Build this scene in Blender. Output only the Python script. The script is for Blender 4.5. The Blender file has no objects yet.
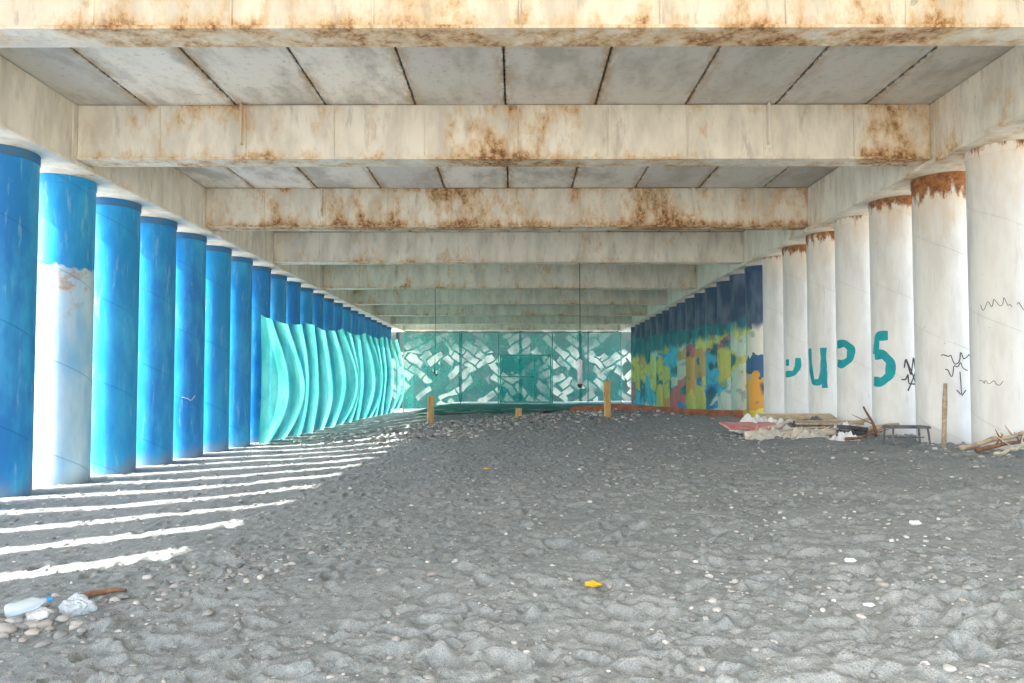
import bpy, math, random
import numpy as np
from mathutils import Vector, Matrix
random.seed(7); rng=np.random.default_rng(11)
S=bpy.context.scene
S.view_settings.view_transform='Standard'; S.view_settings.look='None'; S.view_settings.exposure=0

# ------------------------------------------------------------------ node helpers
class MT:
    def __init__(s,name,rough=0.8,spec=0.3):
        s.m=bpy.data.materials.new(name); s.m.use_nodes=True
        s.nt=s.m.node_tree; s.b=s.nt.nodes['Principled BSDF']
        s.out=s.nt.nodes['Material Output']
        s.b.inputs['Roughness'].default_value=rough
        s.b.inputs['Specular IOR Level'].default_value=spec
        s.pos=s.new('ShaderNodeNewGeometry').outputs['Position']
    def new(s,t,props=None,ins=None):
        n=s.nt.nodes.new(t)
        for k,v in (props or {}).items(): setattr(n,k,v)
        for k,v in (ins or {}).items(): s.set(n.inputs[k],v)
        return n
    def set(s,inp,v):
        if isinstance(v,bpy.types.NodeSocket): s.nt.links.new(v,inp)
        else: inp.default_value=v
    def scale(s,v,sc,loc=(0,0,0),rot=(0,0,0)):
        return s.new('ShaderNodeMapping',{},{'Vector':v,'Scale':sc,'Location':loc,'Rotation':rot}).outputs[0]
    def noise(s,v,sc=1,det=4,ro=.55,dist=0):
        return s.new('ShaderNodeTexNoise',{},{'Vector':v,'Scale':sc,'Detail':min(det,5),'Roughness':ro,'Distortion':dist}).outputs['Fac']
    def mr(s,v,lo,hi,a=0.,b=1.):
        return s.new('ShaderNodeMapRange',{'interpolation_type':'SMOOTHSTEP'},{'Value':v,'From Min':lo,'From Max':hi,'To Min':a,'To Max':b}).outputs[0]
    def m2(s,op,a,b=0.,clamp=False):
        n=s.new('ShaderNodeMath',{'operation':op,'use_clamp':clamp}); s.set(n.inputs[0],a); s.set(n.inputs[1],b); return n.outputs[0]
    def mix(s,f,a,b,bt='MIX'):
        n=s.new('ShaderNodeMix',{'data_type':'RGBA','blend_type':bt}); s.set(n.inputs[0],f)
        for i,c in ((6,a),(7,b)):
            s.set(n.inputs[i], c if isinstance(c,bpy.types.NodeSocket) else (*c,1.))
        return n.outputs[2]
    def xyz(s,v):
        n=s.new('ShaderNodeSeparateXYZ',{},{0:v}); return n.outputs
    def col(s,c): s.set(s.b.inputs['Base Color'], c if isinstance(c,bpy.types.NodeSocket) else (*c,1.))
    def bump(s,h,st=.3,dist=.02):
        n=s.new('ShaderNodeBump',{},{'Height':h,'Strength':st,'Distance':dist}); s.set(s.b.inputs['Normal'],n.outputs[0]); return n.outputs[0]

# ------------------------------------------------------------------ mesh helpers
def obj(name,me,parent=None,loc=(0,0,0)):
    o=bpy.data.objects.new(name,me); S.collection.objects.link(o); o.location=loc
    if parent: o.parent=parent
    return o
def mk(name,v,f,mats,smooth=False,parent=None,loc=(0,0,0),bevel=0,midx=None):
    me=bpy.data.meshes.new(name); me.from_pydata([tuple(a) for a in v],[],f)
    for m in (mats if isinstance(mats,(list,tuple)) else [mats]): me.materials.append(m)
    if smooth: me.polygons.foreach_set('use_smooth',[True]*len(me.polygons))
    if midx: me.polygons.foreach_set('material_index',midx)
    me.update()
    o=obj(name,me,parent,loc)
    if bevel:
        b=o.modifiers.new('b','BEVEL'); b.width=bevel; b.segments=2; b.limit_method='ANGLE'
    return o
def empty(name,loc=(0,0,0)):
    o=bpy.data.objects.new(name,None); S.collection.objects.link(o); o.location=loc; return o
def box(V,F,x0,x1,y0,y1,z0,z1,M=None):
    i=len(V)
    P=[(x0,y0,z0),(x1,y0,z0),(x1,y1,z0),(x0,y1,z0),(x0,y0,z1),(x1,y0,z1),(x1,y1,z1),(x0,y1,z1)]
    if M: P=[tuple(M@Vector(p)) for p in P]
    V+=P
    for q in ((0,3,2,1),(4,5,6,7),(0,1,5,4),(1,2,6,5),(2,3,7,6),(3,0,4,7)): F.append(tuple(i+a for a in q))
def tube(V,F,pts,rad,n=10,jit=0.):
    i0=len(V); pts=[Vector(p) for p in pts]; up=Vector((.13,.21,.97))
    for k,p in enumerate(pts):
        t=(pts[min(k+1,len(pts)-1)]-pts[max(k-1,0)]).normalized()
        a=t.cross(up)
        if a.length<.3: a=t.cross(Vector((1,0,0)))
        a.normalize(); b=t.cross(a)
        r=rad[k] if isinstance(rad,(list,tuple)) else rad
        for j in range(n):
            th=2*math.pi*j/n; rr=r*(1+jit*random.uniform(-1,1))
            V.append(tuple(p+a*math.cos(th)*rr+b*math.sin(th)*rr))
    for k in range(len(pts)-1):
        for j in range(n):
            F.append((i0+k*n+j,i0+k*n+(j+1)%n,i0+(k+1)*n+(j+1)%n,i0+(k+1)*n+j))
    F.append(tuple(i0+j for j in range(n))[::-1]); e=i0+(len(pts)-1)*n; F.append(tuple(e+j for j in range(n)))

# ------------------------------------------------------------------ terrain height
_lat={}
def vn(X,Y,sc,seed):
    if seed not in _lat: _lat[seed]=np.random.default_rng(seed).random((256,256))
    L=_lat[seed]; x=X*sc; y=Y*sc
    xi=np.floor(x).astype(int); yi=np.floor(y).astype(int); fx=x-xi; fy=y-yi
    fx=fx*fx*(3-2*fx); fy=fy*fy*(3-2*fy)
    a=L[xi%256,yi%256]; b=L[(xi+1)%256,yi%256]; c=L[xi%256,(yi+1)%256]; d=L[(xi+1)%256,(yi+1)%256]
    return (a*(1-fx)+b*fx)*(1-fy)+(c*(1-fx)+d*fx)*fy-.5
def ss(a,b,x):
    t=np.clip((x-a)/(b-a),0,1); return t*t*(3-2*t)
def base(X,Y):
    side=.66*ss(-5.5,6.2,X)
    far=ss(24,36,Y)
    z=side*(1-far)+far*(.12+.46*ss(-6.5,-3.5,X)+.06*ss(3,6,X))
    z=z+.30*np.exp(-((Y-24)/3.0)**2)*ss(-6.2,-2.2,X)*(1-ss(3,7,X))
    return z
RES=.0125; X0,X1,Y0,Y1=-9.,9.,2.,36.
hx=np.arange(X0,X1+RES,RES); hy=np.arange(Y0,Y1+RES,RES)
HX,HY=np.meshgrid(hx,hy,indexing='ij')
D=.05*vn(HX,HY,.6,1)+.03*vn(HX,HY,1.9,2)+.022*vn(HX,HY,4.6,3)+.020*vn(HX,HY,11,4)+.012*vn(HX,HY,25,5)
D+=.06*vn(HX,HY,3.1,6)*ss(17,22,HY)+.06*vn(HX,HY,8,7)*ss(17,22,HY)
def dimple(n,alo,ahi,dlo,dhi,ylo,yhi,rim):
    for _ in range(n):
        cy=rng.uniform(ylo,yhi); cx=rng.uniform(-1,1)*min(8.5,.75*cy+1)
        a=rng.uniform(alo,ahi); b=a*rng.uniform(.4,.75); th=rng.uniform(0,math.pi); dp=rng.uniform(dlo,dhi)
        R=a*2.2; i0=max(int((cx-R-X0)/RES),0); i1=int((cx+R-X0)/RES)+1; j0=max(int((cy-R-Y0)/RES),0); j1=int((cy+R-Y0)/RES)+1
        xx=HX[i0:i1,j0:j1]-cx; yy=HY[i0:i1,j0:j1]-cy
        u=(xx*math.cos(th)+yy*math.sin(th))/a; v=(-xx*math.sin(th)+yy*math.cos(th))/b
        q=u*u+v*v
        D[i0:i1,j0:j1]+=dp*(-np.exp(-q*q*1.2)+rim*np.exp(-((np.sqrt(q)-1.3)/.28)**2)*(1+.6*u))
dimple(4200,.07,.13,.012,.040,2.2,34,.36)
dimple(9000,.03,.065,.009,.025,2.2,20,.35)
fade=(1-ss(8.2,8.9,np.abs(HX)))*ss(2.1,2.6,HY)*(1-ss(33,35.5,HY))*(.5+.5*ss(-5,-2,HX))
D*=fade
def disp(X,Y):
    X=np.asarray(X,float); Y=np.asarray(Y,float)
    gx=np.clip((X-X0)/RES,0,len(hx)-1.001); gy=np.clip((Y-Y0)/RES,0,len(hy)-1.001)
    i=gx.astype(int); j=gy.astype(int); fx=gx-i; fy=gy-j
    r=(D[i,j]*(1-fx)+D[i+1,j]*fx)*(1-fy)+(D[i,j+1]*(1-fx)+D[i+1,j+1]*fx)*fy
    return np.where((X>X0)&(X<X1)&(Y>Y0)&(Y<Y1),r,0)
def H(x,y): return float(base(np.array(float(x)),np.array(float(y)))+disp(x,y))

xs=list(np.arange(-9,9.001,.0175)); g=9.; st=.08; ext=[]
while g<700: g+=st; st*=1.35; ext.append(g)
xs=np.array([-e for e in ext[::-1]]+xs+ext)
ys=[2.5]
while ys[-1]<36: ys.append(ys[-1]+max(.012,.0034*ys[-1]))
st=.2
while ys[-1]<900: ys.append(ys[-1]+st); st*=1.3
back=[]; g=2.5; st=.1
while g>-700: g-=st; st*=1.35; back.append(g)
ys=np.array(back[::-1]+ys)
GX,GY=np.meshgrid(xs,ys,indexing='ij')
GZ=base(GX,GY)+disp(GX,GY)
nx,ny=GX.shape
co=np.stack([GX,GY,GZ],-1).reshape(-1,3).astype(np.float32)
idx=np.arange(nx*ny).reshape(nx,ny)
q=np.stack([idx[:-1,:-1],idx[1:,:-1],idx[1:,1:],idx[:-1,1:]],-1).reshape(-1,4).astype(np.int32)
me=bpy.data.meshes.new('sand_ground'); me.vertices.add(len(co)); me.vertices.foreach_set('co',co.ravel())
me.loops.add(q.size); me.loops.foreach_set('vertex_index',q.ravel())
me.polygons.add(len(q)); me.polygons.foreach_set('loop_start',np.arange(0,q.size,4,dtype=np.int32))
me.polygons.foreach_set('use_smooth',np.ones(len(q),bool)); me.update(calc_edges=True)
t=MT('grey_sand',.95,.1)
x,y,z=t.xyz(t.pos)
n1=t.noise(t.pos,1.3,3); n2=t.noise(t.pos,26,4,.65); n3=t.noise(t.pos,150,1)
c=t.mix(t.mr(n1,.3,.7),(.205,.235,.238),(.265,.29,.29))
c=t.mix(t.mr(n2,.35,.7),c,(.32,.34,.335))
c=t.mix(t.mr(n3,.56,.72,0,.65),c,(.10,.115,.12))
c=t.mix(t.mr(n3,.34,.26,0,.6),c,(.52,.52,.50))
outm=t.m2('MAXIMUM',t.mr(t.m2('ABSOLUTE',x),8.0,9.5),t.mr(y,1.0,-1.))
c=t.mix(outm,c,(.66,.60,.50)); t.col(c)  # ground outside and behind camera made pale to bounce light under the deck
t.bump(t.m2('ADD',n2,t.m2('MULTIPLY',n3,.3)),.6,.025)
me.materials.append(t.m); obj('sand_ground',me)

# ------------------------------------------------------------------ materials
def rustify(t,c,amt_lo,amt_hi,edge=None,zst=.55):
    st=t.noise(t.scale(t.pos,(2.0,2.0,zst*2)),1.7,5,.72)
    bl=t.noise(t.pos,.55,2,.6)
    m=t.m2('ADD',st,t.m2('MULTIPLY',t.m2('SUBTRACT',bl,.5),.75))
    if edge is not None: m=t.m2('ADD',m,edge)
    stain=t.mr(m,amt_lo-.11,amt_hi,0,.8); rust=t.mr(m,amt_lo+.03,amt_hi+.10)
    fine=t.noise(t.pos,14,4,.7)
    c=t.mix(stain,c,(.66,.44,.21))
    rc=t.mix(t.mr(fine,.35,.65),(.42,.18,.055),(.20,.09,.04))
    return t.mix(t.m2('MULTIPLY',rust,t.mr(fine,.3,.58)),c,rc),fine
def steel_cream(name,lo,hi,zb,edge=.14):
    t=MT(name,.6,.3); x,y,z=t.xyz(t.pos)
    g=t.noise(t.scale(t.pos,(1.5,1.5,.5)),1.6,4,.65)
    c=t.mix(t.mr(g,.35,.7),(.85,.81,.70),(.64,.60,.51))
    e=t.m2('ADD',t.mr(z,zb+.22,zb+.02,0,edge),t.mr(z,zb+.70,zb+.86,0,edge*.45))
    c,f=rustify(t,c,lo,hi,e)
    c=t.mix(t.mr(t.noise(t.scale(t.pos,(1,1,.25)),6,4,.7),.55,.70,0,.5),c,(.44,.40,.34))
    t.col(c); t.bump(f,.35,.01); return t.m
beamm=steel_cream('cream_rusty_steel',.60,.73,4.93,.13)
beamr=steel_cream('cream_rustier_steel',.51,.65,4.93)
beamg=steel_cream('cream_weathered_steel',.64,.8,4.93,.10)
girdm=steel_cream('girder_concrete',.68,.83,4.85,.08)

t=MT('slab_concrete',.9,.2); x,y,z=t.xyz(t.pos)
ri=t.new('ShaderNodeNewGeometry').outputs['Random Per Island']
g=t.noise(t.scale(t.pos,(1,.45,1)),1.4,5,.68); g2=t.noise(t.pos,9,4,.7)
c=t.mix(t.mr(ri,0,1),(.90,.85,.76),(.66,.64,.59))
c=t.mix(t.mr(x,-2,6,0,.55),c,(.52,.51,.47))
c=t.mix(t.mr(g,.42,.66,0,.8),c,(.46,.43,.37))
c=t.mix(t.mr(g2,.54,.74,0,.5),c,(.30,.28,.25))
jd=t.m2('ABSOLUTE',t.m2('SUBTRACT',t.m2('FRACT',t.m2('DIVIDE',t.m2('ADD',x,.14+1.36*20),1.36)),.5))
jm=t.m2('MULTIPLY',t.mr(jd,.36,.5),t.mr(t.noise(t.scale(t.pos,(3,.8,1)),2,4,.7),.4,.6))
c=t.mix(t.m2('MULTIPLY',jm,.85),c,(.50,.33,.17))
c=t.mix(t.m2('MULTIPLY',t.mr(jd,.465,.5),t.mr(g2,.4,.6)),c,(.13,.12,.11))
t.col(c); t.bump(g2,.3,.01); slabm=t.m

def seam(t):
    tc=t.new('ShaderNodeTexCoord').outputs['Object']; ox,oy,oz=t.xyz(tc)
    an=t.m2('DIVIDE',t.m2('ARCTAN2',oy,ox),2*math.pi)
    s=t.m2('FRACT',t.m2('ADD',t.m2('ADD',an,t.m2('DIVIDE',oz,1.45)),5.13))
    d=t.m2('ABSOLUTE',t.m2('SUBTRACT',s,.5)); return t.mr(d,.012,.0)
def bluecol(name,pale=False):
    t=MT(name,.42,.45); x,y,z=t.xyz(t.pos)
    oi=t.new('ShaderNodeObjectInfo').outputs['Random']
    g=t.noise(t.scale(t.pos,(1.6,1.6,.5)),1.5,4,.65)
    c=t.mix(t.mr(oi,0,1),(.008,.22,.58),(.008,.31,.66))
    c=t.mix(t.mr(g,.42,.68,0,.7),c,(.04,.44,.76))
    c=t.mix(t.mr(t.noise(t.scale(t.pos,(4,4,.5)),3,4,.7),.56,.72,0,.55),c,(.28,.56,.72))
    c=t.mix(t.mr(t.noise(t.pos,7,5,.75),.66,.74,0,.8),c,(.22,.16,.12))
    if pale:
        ed=t.m2('ADD',z,t.m2('MULTIPLY',t.m2('SUBTRACT',t.noise(t.pos,3,5),.5),.5))
        pm_=t.mr(ed,3.44,3.40)
        pc=t.mix(t.mr(g,.35,.7),(.56,.72,.80),(.34,.58,.74))
        rn=t.noise(t.pos,3.5,5,.7)
        rb=t.m2('MULTIPLY',t.mr(z,2.3,3.1),t.mr(rn,.48,.66,0,.85))
        pc=t.mix(rb,pc,(.52,.30,.15)); pc=t.mix(t.mr(t.noise(t.scale(t.pos,(1,1,.4)),1.6,3),.42,.70,0,.75),pc,(.16,.48,.76))
        c=t.mix(pm_,c,pc)
    c=t.mix(t.mr(t.m2('ADD',z,t.m2('MULTIPLY',g,.6)),.62,.25,0,.7),c,(.22,.25,.27))
    sm=seam(t); c=t.mix(t.m2('MULTIPLY',sm,.35),c,(.005,.10,.30)); t.col(c)
    t.bump(t.m2('ADD',sm,t.m2('MULTIPLY',g,.4)),.5,.01); return t.m
bluem=bluecol('blue_pipe_paint'); bluepale=bluecol('blue_peeling_paint',True)
def whitecol(name,toprust,ztop=4.85):
    t=MT(name,.6,.35); x,y,z=t.xyz(t.pos)
    g=t.noise(t.scale(t.pos,(1.6,1.6,.4)),1.8,4,.65)
    c=t.mix(t.mr(g,.38,.7),(.83,.84,.82),(.70,.70,.68))
    c=t.mix(t.mr(t.noise(t.scale(t.pos,(6,6,.7)),2.5,4,.7),.58,.72,0,.4),c,(.62,.54,.46))
    e=t.m2('MULTIPLY',t.m2('SUBTRACT',t.noise(t.scale(t.pos,(3,3,1)),2.4,5,.7),.5),.9)
    tr=t.mr(t.m2('ADD',z,e),ztop-toprust-.08,ztop-toprust+.08)
    f=t.noise(t.pos,8,5,.75)
    rc=t.mix(t.mr(f,.35,.65),(.42,.18,.05),(.15,.065,.035))
    st=t.mr(t.m2('ADD',z,t.m2('MULTIPLY',e,2.6)),ztop-toprust-.9,ztop-toprust+.2,0,.5)
    c=t.mix(st,c,(.72,.54,.32)); c=t.mix(tr,c,rc)
    c=t.mix(t.mr(f,.66,.74,0,.8),c,(.40,.22,.10))
    c=t.mix(t.mr(t.m2('ADD',z,t.m2('MULTIPLY',g,.5)),1.25,.75,0,.55),c,(.45,.43,.40))
    sm=seam(t); c=t.mix(t.m2('MULTIPLY',sm,.18),c,(.4,.36,.3)); t.col(c)
    t.bump(t.m2('ADD',sm,t.m2('MULTIPLY',g,.4)),.4,.01); return t.m
whites=[whitecol('white_pipe_paint',.0),whitecol('white_pipe_paint_rust_cap',.30),whitecol('white_pipe_paint_rust_rim',.14)]
t=MT('dark_pipe_graffiti',.5,.4); x,y,z=t.xyz(t.pos)
g=t.noise(t.scale(t.pos,(1.6,1.6,.5)),1.6,4)
c=t.mix(t.mr(g,.4,.65),(.035,.08,.16),(.13,.18,.25))
w=t.new('ShaderNodeTexNoise',{},{'Vector':t.pos,'Scale':1.1,'Detail':3.}).outputs['Color']
dv=t.new('ShaderNodeVectorMath',{'operation':'MULTIPLY_ADD'}); t.set(dv.inputs[0],w); dv.inputs[1].default_value=(2.2,2.2,2.2); t.set(dv.inputs[2],t.pos)
vt=t.new('ShaderNodeTexVoronoi',{},{'Vector':t.scale(dv.outputs[0],(.5,.30,.66)),'Scale':1.4})
vx=t.xyz(vt.outputs['Color'])[0]
rp=t.new('ShaderNodeValToRGB',{},{'Fac':vx}); rp.color_ramp.interpolation='CONSTANT'
els=[(0,(1,.75,.10)),(.22,(.06,.16,.32)),(.32,(.15,.6,.9)),(.46,(.95,.88,.75)),(.57,(.95,.45,.08)),(.68,(.92,.16,.16)),(.77,(1,.85,.2)),(.92,(.12,.3,.75))]
while len(rp.color_ramp.elements)<len(els): rp.color_ramp.elements.new(.5)
for e,(p,cc) in zip(rp.color_ramp.elements,els): e.position=p; e.color=(*cc,1)
gc=t.mix(t.mr(t.noise(t.pos,2.6,3),.56,.66,0,.5),rp.outputs[0],(.08,.16,.24))
gm=t.m2('MULTIPLY',t.mr(t.m2('ADD',z,t.m2('MULTIPLY',g,1.2)),3.95,3.65),t.mr(t.noise(t.pos,.7,3),.38,.44))
t.col(t.mix(gm,c,gc)); darkm=t.m

def simple(name,c1,c2,sc=8,rough=.8,bump=.3,st=(1,1,1)):
    t=MT(name,rough,.3); n=t.noise(t.scale(t.pos,st),sc,4,.65)
    t.col(t.mix(t.mr(n,.35,.65),c1,c2)); t.bump(n,bump,.01); return t.m
woodm=simple('driftwood',(.56,.46,.33),(.36,.28,.2),12)
postm=simple('pine_post',(.76,.48,.20),(.56,.33,.13),10,.8,.3,(1,1,.3))
redwood=simple('red_brown_plank',(.38,.15,.09),(.22,.10,.06),6)
pinkm=simple('faded_red_board',(.60,.20,.18),(.62,.36,.32),5)
whitesheet=simple('white_sheeting',(.85,.85,.85),(.72,.73,.74),6,.6)
greym=simple('grey_scrap',(.20,.20,.21),(.10,.10,.11),9,.6)
darkrope=simple('dark_cable',(.04,.04,.04),(.06,.06,.06))
tealp=simple('teal_spray_paint',(.0,.38,.42),(.01,.30,.36),5,.5,.05)
blackp=simple('black_marker',(.05,.05,.06),(.10,.10,.1),5,.5,.05)
yellowm=simple('yellow_plastic',(.70,.46,.03),(.5,.33,.02),20,.4)
brownm=simple('rusty_bark',(.28,.15,.08),(.16,.08,.05),14)
cratem=simple('dark_crate',(.07,.08,.09),(.04,.04,.05),8,.5)

def netmat(name,tr,c1=(.06,.52,.45),c2=(.02,.40,.36),tl=.5):
    t=MT(name); nt=t.nt; nt.nodes.remove(t.b)
    n=t.noise(t.scale(t.pos,(1,1,.6)),1.6,4,.6)
    c=t.mix(t.mr(n,.35,.65),c1,c2)
    d=t.new('ShaderNodeBsdfDiffuse',{},{'Color':c}); l=t.new('ShaderNodeBsdfTranslucent',{},{'Color':c})
    m=t.new('ShaderNodeMixShader',{},{0:tl,1:d.outputs[0],2:l.outputs[0]})
    fac=t.mr(n,.3,.7,tr-.08,tr+.08)
    tp=t.new('ShaderNodeBsdfTransparent',{},{'Color':(1,1,1,1)})
    m2=t.new('ShaderNodeMixShader',{},{0:fac,1:m.outputs[0],2:tp.outputs[0]})
    nt.links.new(m2.outputs[0],t.out.inputs[0]); return t.m
netL=netmat('teal_shade_net',.30,(.12,.50,.40),(.06,.40,.33),.78); netB=netmat('teal_fence_net',.48,(.02,.42,.36),(.01,.32,.28)); netR=netmat('teal_side_net',.70,(.02,.42,.38),(.01,.32,.30))
tarpm=simple('dark_green_net_folds',(.015,.20,.17),(.01,.12,.10),6)

# ------------------------------------------------------------------ bridge deck
EYE=1.5
bridge=empty('bridge_deck')
beams=[(-2.6,'m'),(2.4,'m'),(7.3,'m'),(11.55,'m'),(16.45,'r'),(21.15,'g'),(26.7,'g'),(31.7,'g'),(36.7,'g'),(41.6,'g'),(46.0,'g')]
ZB=4.93; ZC=5.77; YE=46.6
for i,(yb,k) in enumerate(beams):
    V=[];F=[]
    xl,xr=-6.597,6.247
    box(V,F,xl,xr,yb+.05,yb+.37,ZB+.035,ZC-.002)
    box(V,F,xl,xr,yb,yb+.42,ZB,ZB+.034)
    for sx in (-5.35,-4.1,-2.72,-1.36,.05,1.4,2.6,3.8,5.1):
        big=sx in(-4.1,3.8)
        z1=ZC-.004
        if big: box(V,F,sx-.014,sx+.014,yb-.07,yb+.049,ZB+.22,z1); box(V,F,sx-.06,sx+.06,yb+.03,yb+.048,ZB+.036,z1-.01)
        else: box(V,F,sx-.01,sx+.01,yb+.015,yb+.049,ZB+.036,z1-.02)
    mm={'m':beamm,'r':beamr,'g':beamg}[k]
    mk('cross_beam_%d'%i,V,F,mm,parent=bridge,bevel=.006)
for nm,a,b in (('girder_a',-8.1,-6.6),('girder_b',6.25,7.75)):
    V=[];F=[]
    box(V,F,a,b,-3,YE,4.852,ZC-.003)
    inn=b if a<0 else a; sg=1 if a<0 else -1
    box(V,F,min(inn,inn+sg*.03),max(inn,inn+sg*.03),-3,YE,4.852,4.90)
    for (yb,k) in beams[:-1]:
        for q0 in (-.10,.48): box(V,F,min(inn,inn+sg*.02),max(inn,inn+sg*.02),yb+q0,yb+q0+.04,4.901,ZC-.02)
    mk(nm,V,F,girdm,parent=bridge,bevel=.008)
V=[];F=[]
ye=[-3.0]+[yb+.21 for yb,_ in beams]+[YE]
for j in range(len(ye)-1):
    for k in range(-7,8):
        x0=-.14+1.36*k; x1=x0+1.36
        if x1<-8.3 or x0>8.3: continue
        dz=random.uniform(0,.015)
        box(V,F,max(x0,-8.8)+.012,min(x1,8.6)-.012,ye[j]+.006,ye[j+1]-.006,ZC+dz,ZC+.2)
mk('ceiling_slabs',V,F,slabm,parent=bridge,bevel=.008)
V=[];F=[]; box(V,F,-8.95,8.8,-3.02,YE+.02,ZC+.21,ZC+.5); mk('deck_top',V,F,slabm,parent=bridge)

# ------------------------------------------------------------------ columns
def column(name,x,y,mat,r=.48,ztop=4.85,collar=None):
    zb=float(base(np.array(x),np.array(y)))-.35
    n=64; V=[];F=[];mi=[]
    zs=[zb,zb+.5,zb+1.2,zb+2,zb+3,ztop-.13,ztop-.125,ztop-.02,ztop]; rs=[r]*6+[r+.012]*3
    for z_,r_ in zip(zs,rs):
        for j in range(n): V.append((r_*math.cos(2*math.pi*j/n),r_*math.sin(2*math.pi*j/n),z_))
    for k in range(len(zs)-1):
        for j in range(n): F.append((k*n+j,k*n+(j+1)%n,(k+1)*n+(j+1)%n,(k+1)*n+j)); mi.append(1 if k>=5 and collar else 0)
    F.append(tuple((len(zs)-1)*n+j for j in range(n))); mi.append(0)
    o=mk(name,V,F,[mat]+([collar] if collar else []),smooth=True,loc=(x,y,0),midx=mi)
    o.rotation_euler[2]=random.uniform(0,6.28)
    md=o.modifiers.new('e','EDGE_SPLIT'); md.split_angle=math.radians(40)
    return o
collarblue=simple('blue_collar',(.02,.18,.44),(.08,.16,.22),4,.6)
SP=1.53
for k in range(-9,25):
    yy=12.5+SP*(k)
    if yy>44.5: break
    column('blue_pipe_column',-7.33,yy,bluepale if k==0 else bluem,collar=collarblue if k!=0 else None)
for k in range(-9,25):
    yy=10.9+SP*k
    if yy>44.5: break
    if k<=6:
        m=whites[1] if k==1 else whites[2] if k in(2,4,5) else whites[0]
        column('white_pipe_column',6.91,yy,m)
    else: column('dark_graffiti_column',6.91,yy,darkm)
V=[];F=[]  # unseen panel added left of the camera to block a stray sun stripe
for i in range(6):
    y0=-3+i*1.06; box(V,F,-8.02,-7.98,y0+.004,y0+1.056,-.1,4.83)
for zz in (.6,2.4,4.2): box(V,F,-8.07,-8.021,-3,3.36,zz,zz+.09)
mk('sun_block_panel',V,F,simple('sun_block_ply',(.5,.42,.3),(.4,.33,.23),5))

def graffiti(name,cx,cy,strokes,w,mat,r=.484):
    V=[];F=[]; phi=math.atan2(-cy,-cx)
    for st in strokes:
        P=[]
        for a,b in zip(st[:-1],st[1:]):
            nn=max(2,int(math.hypot(b[0]-a[0],b[1]-a[1])/.03))
            P+=[(a[0]+(b[0]-a[0])*i/nn,a[1]+(b[1]-a[1])*i/nn) for i in range(nn)]
        P.append(st[-1])
        for _ in range(2):
            P=[P[0]]+[((P[i-1][0]+P[i][0]*2+P[i+1][0])/4,(P[i-1][1]+P[i][1]*2+P[i+1][1])/4) for i in range(1,len(P)-1)]+[P[-1]]
        i0=len(V)
        for i,p in enumerate(P):
            a=P[max(i-1,0)]; b=P[min(i+1,len(P)-1)]; tx,ty=b[0]-a[0],b[1]-a[1]; L=math.hypot(tx,ty) or 1
            nx_,ny_=-ty/L,tx/L; ww=w/2*(1+.12*math.sin(i*.5))
            for s in(-1,0,1):
                u=p[0]+nx_*ww*s; zz=p[1]+ny_*ww*s; an=phi+u/.48
                V.append((cx+r*math.cos(an),cy+r*math.sin(an),zz))
        for i in range(len(P)-1):
            for s in(0,1): F.append((i0+i*3+s,i0+i*3+s+1,i0+i*3+s+4,i0+i*3+s+3))
    return mk(name,V,F,mat,smooth=True)
RY=lambda k:10.9+SP*k
graffiti('graffiti_letter',6.91,RY(2),[[(-.20,2.42),(-.42,2.42),(-.48,2.1)],[(-.50,2.08),(-.30,2.1),(-.16,1.95),(-.18,1.72),(-.34,1.6),(-.54,1.62)]],.16,tealp)
graffiti('graffiti_letter',6.91,RY(3),[[(-.60,2.36),(-.34,2.38),(-.2,2.26),(-.24,2.05),(-.42,1.96),(-.60,2.0)]],.15,tealp)
graffiti('graffiti_letter',6.91,RY(4),[[(-.54,2.36),(-.50,1.9),(-.42,1.62),(-.24,1.62),(-.16,1.9),(-.16,2.36)],[(-.16,1.9),(-.14,1.5)]],.13,tealp)
graffiti('graffiti_letter',6.91,RY(5),[[(-.54,1.82),(-.26,1.84),(-.16,2.0),(-.16,2.2)],[(-.54,2.1),(-.4,2.1)]],.14,tealp)
def scrib(n,u0,z0,w,h):
    P=[(u0,z0)]
    for i in range(n): P.append((u0+w*(i+1)/n+random.uniform(-.03,.03),z0+random.uniform(-h,h)))
    return P
graffiti('graffiti_scribble',6.91,RY(2),[scrib(7,.05,1.85,.3,.2),scrib(7,.0,1.65,.3,.16),[(.08,2.0),(.3,1.4)],[(.3,1.95),(.1,1.45)]],.022,blackp)
graffiti('graffiti_scribble',6.91,RY(1),[scrib(9,-.1,2.0,.3,.16),scrib(9,-.05,1.78,.3,.16),[(.15,1.75),(.17,1.38),(.10,1.47)],[(.17,1.38),(.23,1.47)],scrib(6,.2,1.95,.15,.1)],.014,blackp)
graffiti('graffiti_scribble',6.91,RY(0),[scrib(12,-.35,2.65,.4,.10),scrib(12,.1,2.62,.35,.10),scrib(8,-.4,1.6,.3,.08)],.008,blackp)
graffiti('graffiti_scribble',-7.33,12.5+SP*3,[scrib(7,.02,1.3,.3,.08)],.014,whitesheet)

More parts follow.
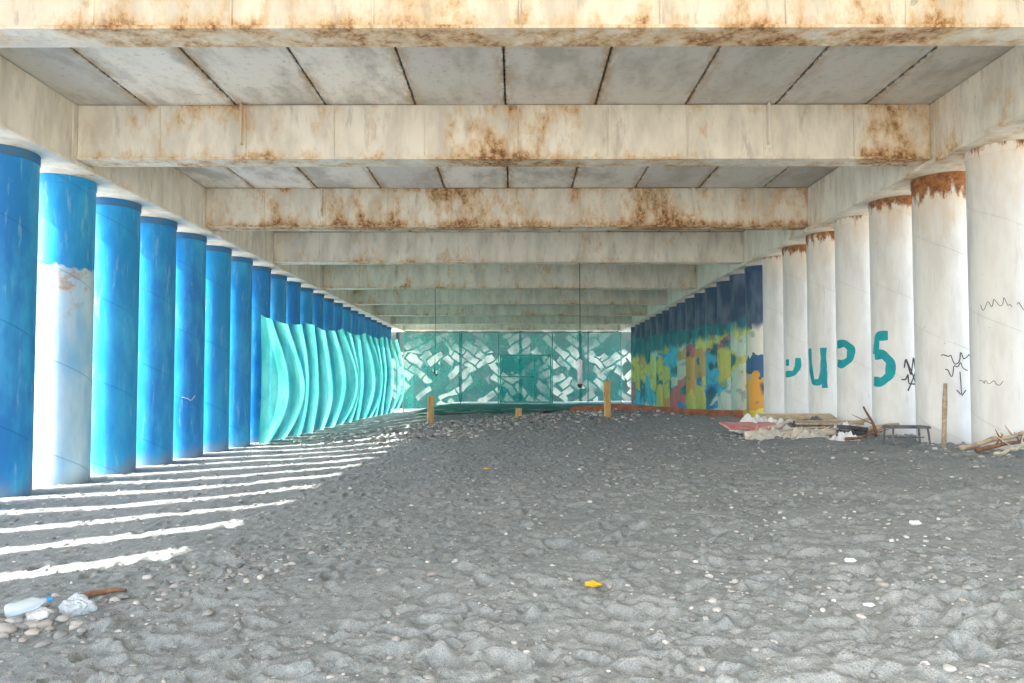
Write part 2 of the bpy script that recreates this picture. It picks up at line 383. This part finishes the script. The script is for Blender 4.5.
# ------------------------------------------------------------------ nets
def net(name,P,mat,nz,parent=None):
    V=[];F=[];nu=len(P)
    for col in P: V+=col
    for i in range(nu-1):
        for j in range(nz-1): F.append((i*nz+j,(i+1)*nz+j,(i+1)*nz+j+1,i*nz+j+1))
    return mk(name,V,F,mat,smooth=True,parent=parent)
def fn(a,b): return float(vn(np.array(a),np.array(b),1.,33))
for side,X,ya,m in ((-1,-6.74,20.6,netL),(1,6.25,20.9,netR)):
    P=[];nz=18;nu=190
    for i in range(nu):
        y=ya+(44.6-ya)*i/(nu-1); tt=(y-ya)/(44.6-ya)
        ph=((y-ya)/4.9)%1; top=3.45+ .9*tt-.16*math.sin(math.pi*ph)+.05*fn(y*2,3)
        b0=float(base(np.array(X),np.array(y)))+.02
        c=[]
        for j in range(nz):
            s=j/(nz-1); zz=b0+(top-b0)*s
            bow=(.42*math.sin(math.pi*s**.85)**1.1*(.75+.35*math.sin(y*.9+.6*math.sin(y*.37))) + .16*fn(y*.9+20,s*1.2+4)*math.sin(math.pi*min(1,s*1.3))+.05*fn(y*4,s*2))*min(1,(y-ya)/1.2+.15)
            if side>0: bow*=.4
            c.append((X-side*bow,y+.12*(1-s)*math.sin(y*2),zz))
        P.append(c)
    net('shade_net',P,m,nz)
fence=empty('net_fence')
P=[];nz=12;nu=110
for i in range(nu):
    x=-6.4+12.5*i/(nu-1); b0=float(base(np.array(x),np.array(44.6))); ph=((x+6.2)/3.08)%1
    top=4.72-.08*math.sin(math.pi*ph)
    P.append([(x,44.6+.12*fn(x*2.5+3,j*.3)+.05*math.sin(x*7),b0+(top-b0)*j/(nz-1)) for j in range(nz)])
net('netting',P,netB,nz,fence)
V=[];F=[]
for px in (-6.4,-3.1,-.95,2.15,4.2,6.1):
    zb=float(base(np.array(px),np.array(44.45)))
    tube(V,F,[(px,44.75,zb-.2),(px+.02,44.75,4.7)],.03,8)
tube(V,F,[(-6.4,44.75,4.7),(0,44.75,4.67),(6.1,44.75,4.7)],.03,8)
mk('poles',V,F,simple('pole_steel',(.25,.3,.3),(.18,.2,.2)),parent=fence,smooth=True)
gate=empty('net_gate')
V=[];F=[]
gm_=simple('teal_painted_frame',(.12,.62,.53),(.08,.50,.44),4)
for (a,b,c_,d) in ((-.85,-.76,.62,3.4),(1.99,2.08,.62,3.4),(-.76,1.99,3.31,3.4),(-.76,1.99,.66,.75),(-.76,1.1,2.1,2.16),(1.10,1.16,.75,3.31)):
    box(V,F,a,b,44.2,44.28,c_,d)
mk('gate_frame',V,F,gm_,parent=gate,bevel=.01)
V=[];F=[];box(V,F,-.74,1.97,44.30,44.31,.76,3.3); mk('gate_netting',V,F,netmat('gate_net',.62,c1=(.02,.46,.41),c2=(.0,.38,.34)),parent=gate)

# end wall with block mural, standing in the open beyond the deck
t=MT('mural_paint',.85,.2)
x,y,z=t.xyz(t.pos)
cm=t.new('ShaderNodeCombineXYZ'); t.set(cm.inputs[0],x); t.set(cm.inputs[1],z)
wn=t.new('ShaderNodeTexNoise',{},{'Vector':t.pos,'Scale':.8}).outputs['Color']
dv=t.new('ShaderNodeVectorMath',{'operation':'MULTIPLY_ADD'}); t.set(dv.inputs[0],wn); dv.inputs[1].default_value=(.7,.7,0); t.set(dv.inputs[2],cm.outputs[0])
def brick(rot,sx):
    v=t.scale(dv.outputs[0],(1,1,1),rot=(0,0,rot))
    return t.new('ShaderNodeTexBrick',{'offset':.5},{'Vector':v,'Color1':(1,1,1,1),'Color2':(.0,.0,.0,1),'Mortar':(0.1,0.1,0.1,1),'Scale':1.,'Mortar Size':.06,'Brick Width':sx,'Row Height':.52}).outputs['Color']
b1=brick(.70,1.1); b2=brick(-.6,1.3)
sel=t.mr(t.noise(cm.outputs[0],.35,1),.49,.51)
bv=t.xyz(t.mix(sel,b1,b2))[0]
c=t.mix(t.mr(bv,.42,.55),(.015,.03,.03),(.22,.235,.225)); c=t.mix(t.mr(t.noise(t.pos,1.1,4),.46,.66,0,.7),c,(.04,.055,.055))
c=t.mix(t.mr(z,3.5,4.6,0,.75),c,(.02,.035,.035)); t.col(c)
V=[];F=[];box(V,F,-9.5,9.5,52,52.3,-.3,6.6); box(V,F,-9.6,9.6,51.95,52.35,6.602,6.75)
for a in (-8.2,-4,0,4,8): box(V,F,a,a+.3,51.88,51.998,-.3,6.6)
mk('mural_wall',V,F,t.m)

V=[];F=[];nu,nv=60,30
for i in range(nu):
    for j in range(nv):
        x=-3.9+8.6*i/(nu-1); y=31.5+12.5*j/(nv-1)
        V.append((x+.3*fn(y,2),y,float(base(np.array(x),np.array(y)))+.02+.08*fn(x*1.6+50,y*1.3)+.05*fn(x*5,y*4)))
for i in range(nu-1):
    for j in range(nv-1): F.append((i*nv+j,(i+1)*nv+j,(i+1)*nv+j+1,i*nv+j+1))
mk('fallen_netting',V,F,tarpm,smooth=True)

# ------------------------------------------------------------------ posts, planks, lamps
def post(x,y,h,w,lean=0):
    zb=H(x,y)-.2; V=[];F=[]
    M=Matrix.Translation((x,y,zb))@Matrix.Rotation(lean,4,'Y')@Matrix.Rotation(.3,4,'Z')
    box(V,F,-w/2,w/2,-w/3,w/3,0,h+.2,M)
    box(V,F,-w/2-.006,w/2+.006,-w/3-.006,w/3+.006,h*.55,h*.58,M)
    mk('wooden_post',V,F,postm,bevel=.012)
post(-2.52,23.3,.86,.18,.02); post(2.62,22.0,1.0,.17,-.02); post(.12,23.6,.3,.17,.0)
V=[];F=[]
for (a,b) in (((1.75,24.3),(3.3,23.4)),((3.2,23.3),(4.8,22.3)),((4.8,22.2),(6.2,21.3))):
    za=H(*a);zb_=H(*b); d=Vector((b[0]-a[0],b[1]-a[1],zb_-za)); 
    M=Matrix.Translation((a[0],a[1],za-.05))@d.to_track_quat('X','Z').to_matrix().to_4x4()
    box(V,F,0,d.length,-.025,.025,0,.24,M)
mk('plank_edging',V,F,redwood,bevel=.01)
lamp=empty('hanging_tube_lamp',(1.78,21.3,0))
V=[];F=[];tube(V,F,[(0,0,4.95),(.01,0,3.6),(0,0,2.3)],.010,6);mk('cord',V,F,darkrope,parent=lamp)
V=[];F=[];tube(V,F,[(0,0,2.3),(0,0,2.26),(0,0,2.25),(0,0,1.62),(0,0,1.61)],[.03,.05,.07,.07,.05],16);mk('tube',V,F,whitesheet,parent=lamp,smooth=True)
V=[];F=[];tube(V,F,[(0,0,1.61),(0,0,1.57),(0,0,1.5)],[.06,.07,.03],14);mk('end_cap',V,F,darkrope,parent=lamp)
cab=empty('hanging_cable',(-2.75,26.8,0))
V=[];F=[];tube(V,F,[(0,0,4.95),(.02,0,3.6),(0,0,2.1)],.010,6);mk('cord',V,F,darkrope,parent=cab)
V=[];F=[];tube(V,F,[(0,0,2.12),(0,0,2.0),(.05,0,1.93),(.1,0,1.98)],[.03,.03,.025,.02],8);mk('hook',V,F,darkrope,parent=cab)

# ------------------------------------------------------------------ debris right side
def log(name,a,b,r,bend=.1,mat=woodm,n=9,lift=0.02,branches=0):
    V=[];F=[];P=[];R=[]
    for i in range(n):
        s=i/(n-1); x=a[0]+(b[0]-a[0])*s; y=a[1]+(b[1]-a[1])*s
        z=(b[2]*s) if len(b)>2 else 0
        x+=bend*math.sin(s*math.pi*1.3)*.5; y+=bend*math.sin(s*math.pi)*.6
        P.append((x,y,H(x,y)+z+r*.6+lift)); R.append(r*(1.1-.55*s)*random.uniform(.88,1.1))
    tube(V,F,P,R,10,.08)
    for _ in range(branches):
        p=Vector(P[random.randint(3,n-2)]); d=Vector((random.uniform(-.3,.3),random.uniform(-.2,.2),random.uniform(.05,.2)))
        tube(V,F,[p,p+d*.6,p+d],[r*.4,r*.3,r*.12],7)
    return mk(name,V,F,mat,smooth=True)
def crumple(name,cx,cy,sx,sy,h,mat,seed,n=48,rot=0,z0=0):
    V=[];F=[]
    for i in range(n):
        for j in range(n):
            u=i/(n-1)*2-1; v=j/(n-1)*2-1
            e=1+.25*fn(math.atan2(v,u)*1.5+seed,2)
            X=u*sx*e;Y=v*sy*e; x=cx+X*math.cos(rot)-Y*math.sin(rot); y=cy+X*math.sin(rot)+Y*math.cos(rot)
            k=max(0,1-max(abs(u),abs(v))**3)
            z=h*k*(.55+1.0*abs(fn(u*3+seed,v*3+seed))*2)+.10*k*fn(u*7+seed,v*7)+.01
            V.append((x,y,H(cx,cy)+(H(x,y)-H(cx,cy))*.7+z+z0))
    for i in range(n-1):
        for j in range(n-1): F.append((i*n+j,(i+1)*n+j,(i+1)*n+j+1,i*n+j+1))
    return mk(name,V,F,mat,smooth=True)
sack=simple('sackcloth',(.62,.59,.52),(.48,.45,.4))
crumple('white_tarp',4.75,15.2,.5,.45,.24,whitesheet,3)
crumple('grey_tarp',5.7,15.3,.6,.35,.2,greym,8)
crumple('sand_sack',4.4,13.6,.35,.25,.14,sack,14)
crumple('sand_sack',5.0,13.3,.3,.22,.13,sack,19)
crumple('white_tarp',5.9,13.9,.25,.2,.14,whitesheet,27)
crumple('pink_rag',4.5,14.2,.3,.2,.12,pinkm,31)
crumple('white_tarp',5.3,12.6,.2,.14,.09,whitesheet,41)
def board(name,cx,cy,lx,ly,th,rz,tilt,mat,z=.05):
    V=[];F=[];M=Matrix.Translation((cx,cy,H(cx,cy)+z))@Matrix.Rotation(rz,4,'Z')@Matrix.Rotation(tilt,4,'X')
    k=max(1,int(ly/.16))
    for i in range(k):
        a=-ly/2+ly*i/k; box(V,F,-lx/2+random.uniform(0,.04),lx/2-random.uniform(0,.04),a+.004,a+ly/k-.004,-th/2,th/2,M)
    return mk(name,V,F,mat,bevel=.004)
bleach=simple('bleached_log',(.72,.65,.54),(.54,.47,.38))
ply=simple('old_plywood',(.68,.55,.36),(.52,.40,.26))
board('red_board',4.45,14.7,1.1,.5,.03,.15,.2,pinkm,.16)
board('pale_board',5.75,14.3,1.2,.32,.03,-.25,.14,woodm,.20)
board('pale_board',5.2,14.0,.9,.3,.025,.5,-.12,ply,.14)
board('pale_board',5.6,15.6,1.6,.3,.03,.05,.3,ply,.3)
log('driftwood_log',(4.0,13.6),(5.5,13.1),.075,.25,bleach,branches=1)
log('driftwood_log',(4.4,14.2),(5.3,14.7,.2),.06,.2,bleach)
log('driftwood_log',(5.4,13.5),(6.3,13.0,.15),.06,-.2,branches=1)
log('driftwood_log',(5.5,14.6),(6.35,13.9,.2),.06,.15)
log('driftwood_log',(4.9,13.8),(5.9,13.4,.05),.05,.2,bleach,branches=1)
log('dry_branch',(5.9,10.4),(6.9,10.15,.25),.035,.1,branches=4)
log('dry_branch',(5.95,10.1),(6.8,10.35,.12),.03,-.15,brownm,branches=4)
log('dry_branch',(6.0,9.8),(6.7,9.9,.1),.025,.15,bleach,branches=3)
log('dry_branch',(5.95,12.9),(5.88,13.1,.5),.025,.1,brownm,branches=1)
log('dry_branch',(5.2,12.3),(5.9,12.5,.1),.025,.1,brownm,branches=1)
cr=empty('fish_crate',(5.55,12.9,H(5.55,12.9)))
V=[];F=[]
for z0 in (.0,.08,.16):
    box(V,F,-.2,.2,-.14,-.12,z0,z0+.055); box(V,F,-.2,.2,.12,.14,z0,z0+.055); box(V,F,-.2,-.18,-.119,.119,z0,z0+.055); box(V,F,.18,.2,-.119,.119,z0,z0+.055)
for a in(-.19,.165):
    for b in(-.118,.093): box(V,F,a+.012,a+.03,b,b+.025,0,.22)
box(V,F,-.179,.179,-.119,.119,.001,.015)
mk('slats',V,F,cratem,parent=cr); cr.rotation_euler=(0,.12,.4)
V=[];F=[];zb=H(6.2,11.3);tube(V,F,[(6.18,11.3,zb-.1),(6.2,11.3,zb+.3),(6.22,11.31,zb+.6),(6.24,11.32,zb+.92)],[.035,.032,.035,.025],10,.08)
mk('upright_stick',V,F,woodm,smooth=True)
zb=H(5.95,11.9); st=empty('low_stool',(5.95,11.9,zb))
V=[];F=[];box(V,F,-.3,.3,-.16,.16,.26,.285)
for i in range(4): box(V,F,-.29,.29,-.15+i*.08,-.09+i*.08,.286,.30)
mk('seat',V,F,greym,parent=st,bevel=.005)
for i,(a,b) in enumerate(((-.26,-.13),(.26,-.13),(-.26,.13),(.26,.13))):
    V=[];F=[];tube(V,F,[(a,b,.26),(a*1.05,b*1.1,.1),(a*1.12,b*1.2,-.05)],.016,8);mk('leg_%d'%(i+1),V,F,greym,parent=st,smooth=True)
V=[];F=[];tube(V,F,[(-.27,0,.12),(.27,0,.12)],.01,8);mk('crossbar',V,F,greym,parent=st)

# ------------------------------------------------------------------ pebbles (one object)
import bmesh
bm=bmesh.new(); bmesh.ops.create_icosphere(bm,subdivisions=2,radius=1); IV=np.array([v.co[:] for v in bm.verts]); IF=np.array([[v.index for v in f.verts] for f in bm.faces]); bm.free()
def stones(name,pts,mat):
    n=len(pts); nv=len(IV); VV=np.zeros((n,nv,3)); FF=np.zeros((n,len(IF),3),int)
    for i,(x,y,r) in enumerate(pts):
        s=np.array([r*rng.uniform(.8,1.5),r*rng.uniform(.7,1.1),r*rng.uniform(.4,.75)])
        ax=rng.normal(size=(3,3)); k=1+.16*np.sin(IV@ax[0]*2.2+rng.uniform(0,6))+.10*np.sin(IV@ax[1]*3.5)
        p=IV*k[:,None]*s; th=rng.uniform(0,6.28); c_,s_=math.cos(th),math.sin(th)
        R=np.array([[c_,-s_,0],[s_,c_,0],[0,0,1]]); p=p@R.T
        VV[i]=p+np.array([x,y,H(x,y)+s[2]*.3]); FF[i]=IF+i*nv
    me=bpy.data.meshes.new(name); me.from_pydata(VV.reshape(-1,3).tolist(),[],FF.reshape(-1,3).tolist()); me.materials.append(mat)
    me.polygons.foreach_set('use_smooth',[True]*len(me.polygons)); me.update(); return obj(name,me)
def stonemat(name,cols):
    t=MT(name,.8,.3); ri=t.new('ShaderNodeNewGeometry').outputs['Random Per Island']
    rp=t.new('ShaderNodeValToRGB',{},{'Fac':ri})
    while len(rp.color_ramp.elements)<len(cols): rp.color_ramp.elements.new(.5)
    for i,(e,cc) in enumerate(zip(rp.color_ramp.elements,cols)): e.position=i/(len(cols)-1); e.color=(*cc,1)
    n=t.noise(t.pos,40,3); t.col(t.mix(t.mr(n,.3,.7,0,.35),rp.outputs[0],(.2,.2,.2))); return t.m
pm=stonemat('pebble_stone',[(.12,.12,.13),(.34,.34,.33),(.20,.20,.19),(.54,.52,.49),(.18,.20,.21),(.40,.36,.33),(.70,.69,.66)])
pts=[]
for _ in range(6500):
    y=2.8+22*rng.random()**1.3; x=rng.uniform(-.72,.72)*y; x=max(-8,min(7.5,x)); pts.append((x,y,rng.choice([.006,.010,.015,.024],p=[.48,.34,.15,.03])))
for cx,cy,sx,sy,n,r in ((-2.1,5.5,.30,.5,170,.022),(-1.7,6.6,.5,.6,110,.016),(2.5,6.5,1.2,1.2,300,.014),(1.,9,2,1.5,300,.018),(1.4,23.5,3.2,1.4,1300,.05),(-2.5,22.5,1.6,1.6,500,.05),(4.8,14.2,.9,.7,160,.035),(6.1,10.6,.5,.8,80,.03),(5,12,1.2,2,200,.022),(-5.5,10,.9,5,300,.02),(-3.0,4.7,.3,.25,90,.03),(.3,4.4,1.2,.6,200,.010),(2.2,4.2,.8,.5,160,.010),(0,15,3.5,3,300,.025)):
    for _ in range(n): pts.append((rng.normal(cx,sx),rng.normal(cy,sy),r*rng.uniform(.5,1.4)))
stones('pebbles',pts,pm)
rk=stonemat('cobble_stone',[(.42,.39,.35),(.54,.50,.45),(.28,.27,.26)])
stones('cobble_pile',[(-3.05,4.62,.07),(-2.92,4.52,.06),(-2.83,4.65,.055),(-3.15,4.75,.08),(-2.95,4.82,.05),(-3.0,4.4,.06),(-2.75,4.5,.045),(-3.2,4.5,.07),(-2.88,4.9,.04),(-3.1,4.95,.05),(-2.7,4.7,.035),(-2.95,4.3,.04)],rk)
def wad(name,x,y,r,mat,seed,flat=.7):
    bm=bmesh.new(); bmesh.ops.create_icosphere(bm,subdivisions=4,radius=1)
    for v in bm.verts:
        p=v.co.copy(); k=1+.5*fn(p.x*2+seed,p.y*2+p.z*1.7+seed)+.5*abs(fn(p.x*5+seed,p.z*5+p.y*4))
        v.co=Vector((p.x*k*r*1.2,p.y*k*r,p.z*k*r*flat))
    me=bpy.data.meshes.new(name); bm.to_mesh(me); bm.free(); me.materials.append(mat); return obj(name,me,None,(x,y,H(x,y)+r*flat*.5))
t=MT('clear_plastic',.15,.6); t.col((.80,.88,.93)); t.b.inputs['Transmission Weight'].default_value=.5; plast=t.m
wad('plastic_bag',-2.70,4.85,.075,plast,4,.9); wad('crumpled_paper',-2.90,4.80,.055,whitesheet,9,.8)
wad('yellow_wrapper',.46,4.62,.038,yellowm,5,.45); wad('yellow_wrapper',-.42,12,.04,yellowm,7,.4)
wad('crumpled_paper',2.85,5.6,.030,whitesheet,12,.5); wad('crumpled_paper',2.0,4.7,.025,whitesheet,15,.5); wad('crumpled_paper',1.75,3.9,.022,whitesheet,17,.4)
bt=empty('plastic_bottle',(-3.02,4.66,H(-3.02,4.66)+.10)); V=[];F=[]
tube(V,F,[(0,0,0),(.01,0,0),(.05,0,0),(.055,0,0),(.15,.0,.0),(.19,0,0),(.22,0,0)],[.028,.042,.042,.040,.042,.018,.015],16);mk('body',V,F,plast,parent=bt,smooth=True)
V=[];F=[];tube(V,F,[(.22,0,0),(.245,0,0)],.018,12);mk('cap',V,F,bluem,parent=bt); bt.rotation_euler=(0,-.2,.5)
log('bark_piece',(-2.9,5.28),(-2.62,5.32),.022,.03,brownm)
# ------------------------------------------------------------------ light and camera
el=math.radians(38); hd=Vector((1,.60,0)).normalized()
dr=Vector((hd.x*math.cos(el),hd.y*math.cos(el),-math.sin(el)))
L=bpy.data.lights.new('sun','SUN'); L.energy=18; L.angle=math.radians(.6); L.color=(1,.94,.86)
so=bpy.data.objects.new('sun',L); S.collection.objects.link(so); so.rotation_euler=dr.to_track_quat('-Z','Y').to_euler(); so.location=(-20,-12,20)
W=bpy.data.worlds.new('World'); S.world=W; W.use_nodes=True; nt=W.node_tree
sk=nt.nodes.new('ShaderNodeTexSky'); sk.sky_type='NISHITA'; sk.sun_disc=False; sk.sun_elevation=el; sk.sun_rotation=math.atan2(-hd.x,-hd.y)%(2*math.pi)
sk.dust_density=3.
hs=nt.nodes.new('ShaderNodeHueSaturation'); hs.inputs['Saturation'].default_value=.6
bg=nt.nodes['Background']; bg.inputs[1].default_value=1.25; nt.links.new(sk.outputs[0],hs.inputs['Color']); nt.links.new(hs.outputs[0],bg.inputs[0])
cd=bpy.data.cameras.new('camera'); cam=bpy.data.objects.new('camera',cd); S.collection.objects.link(cam)
cd.lens=27.4; cd.sensor_width=36; cd.clip_end=3000; cd.clip_start=.05
p=2.2; cam.location=(0,0,EYE); cam.rotation_euler=(math.radians(90+p),0,math.radians(.2))
cd.shift_y=(46.5-780*math.tan(math.radians(p)))/1024
S.camera=cam
print('ground verts',len(co))
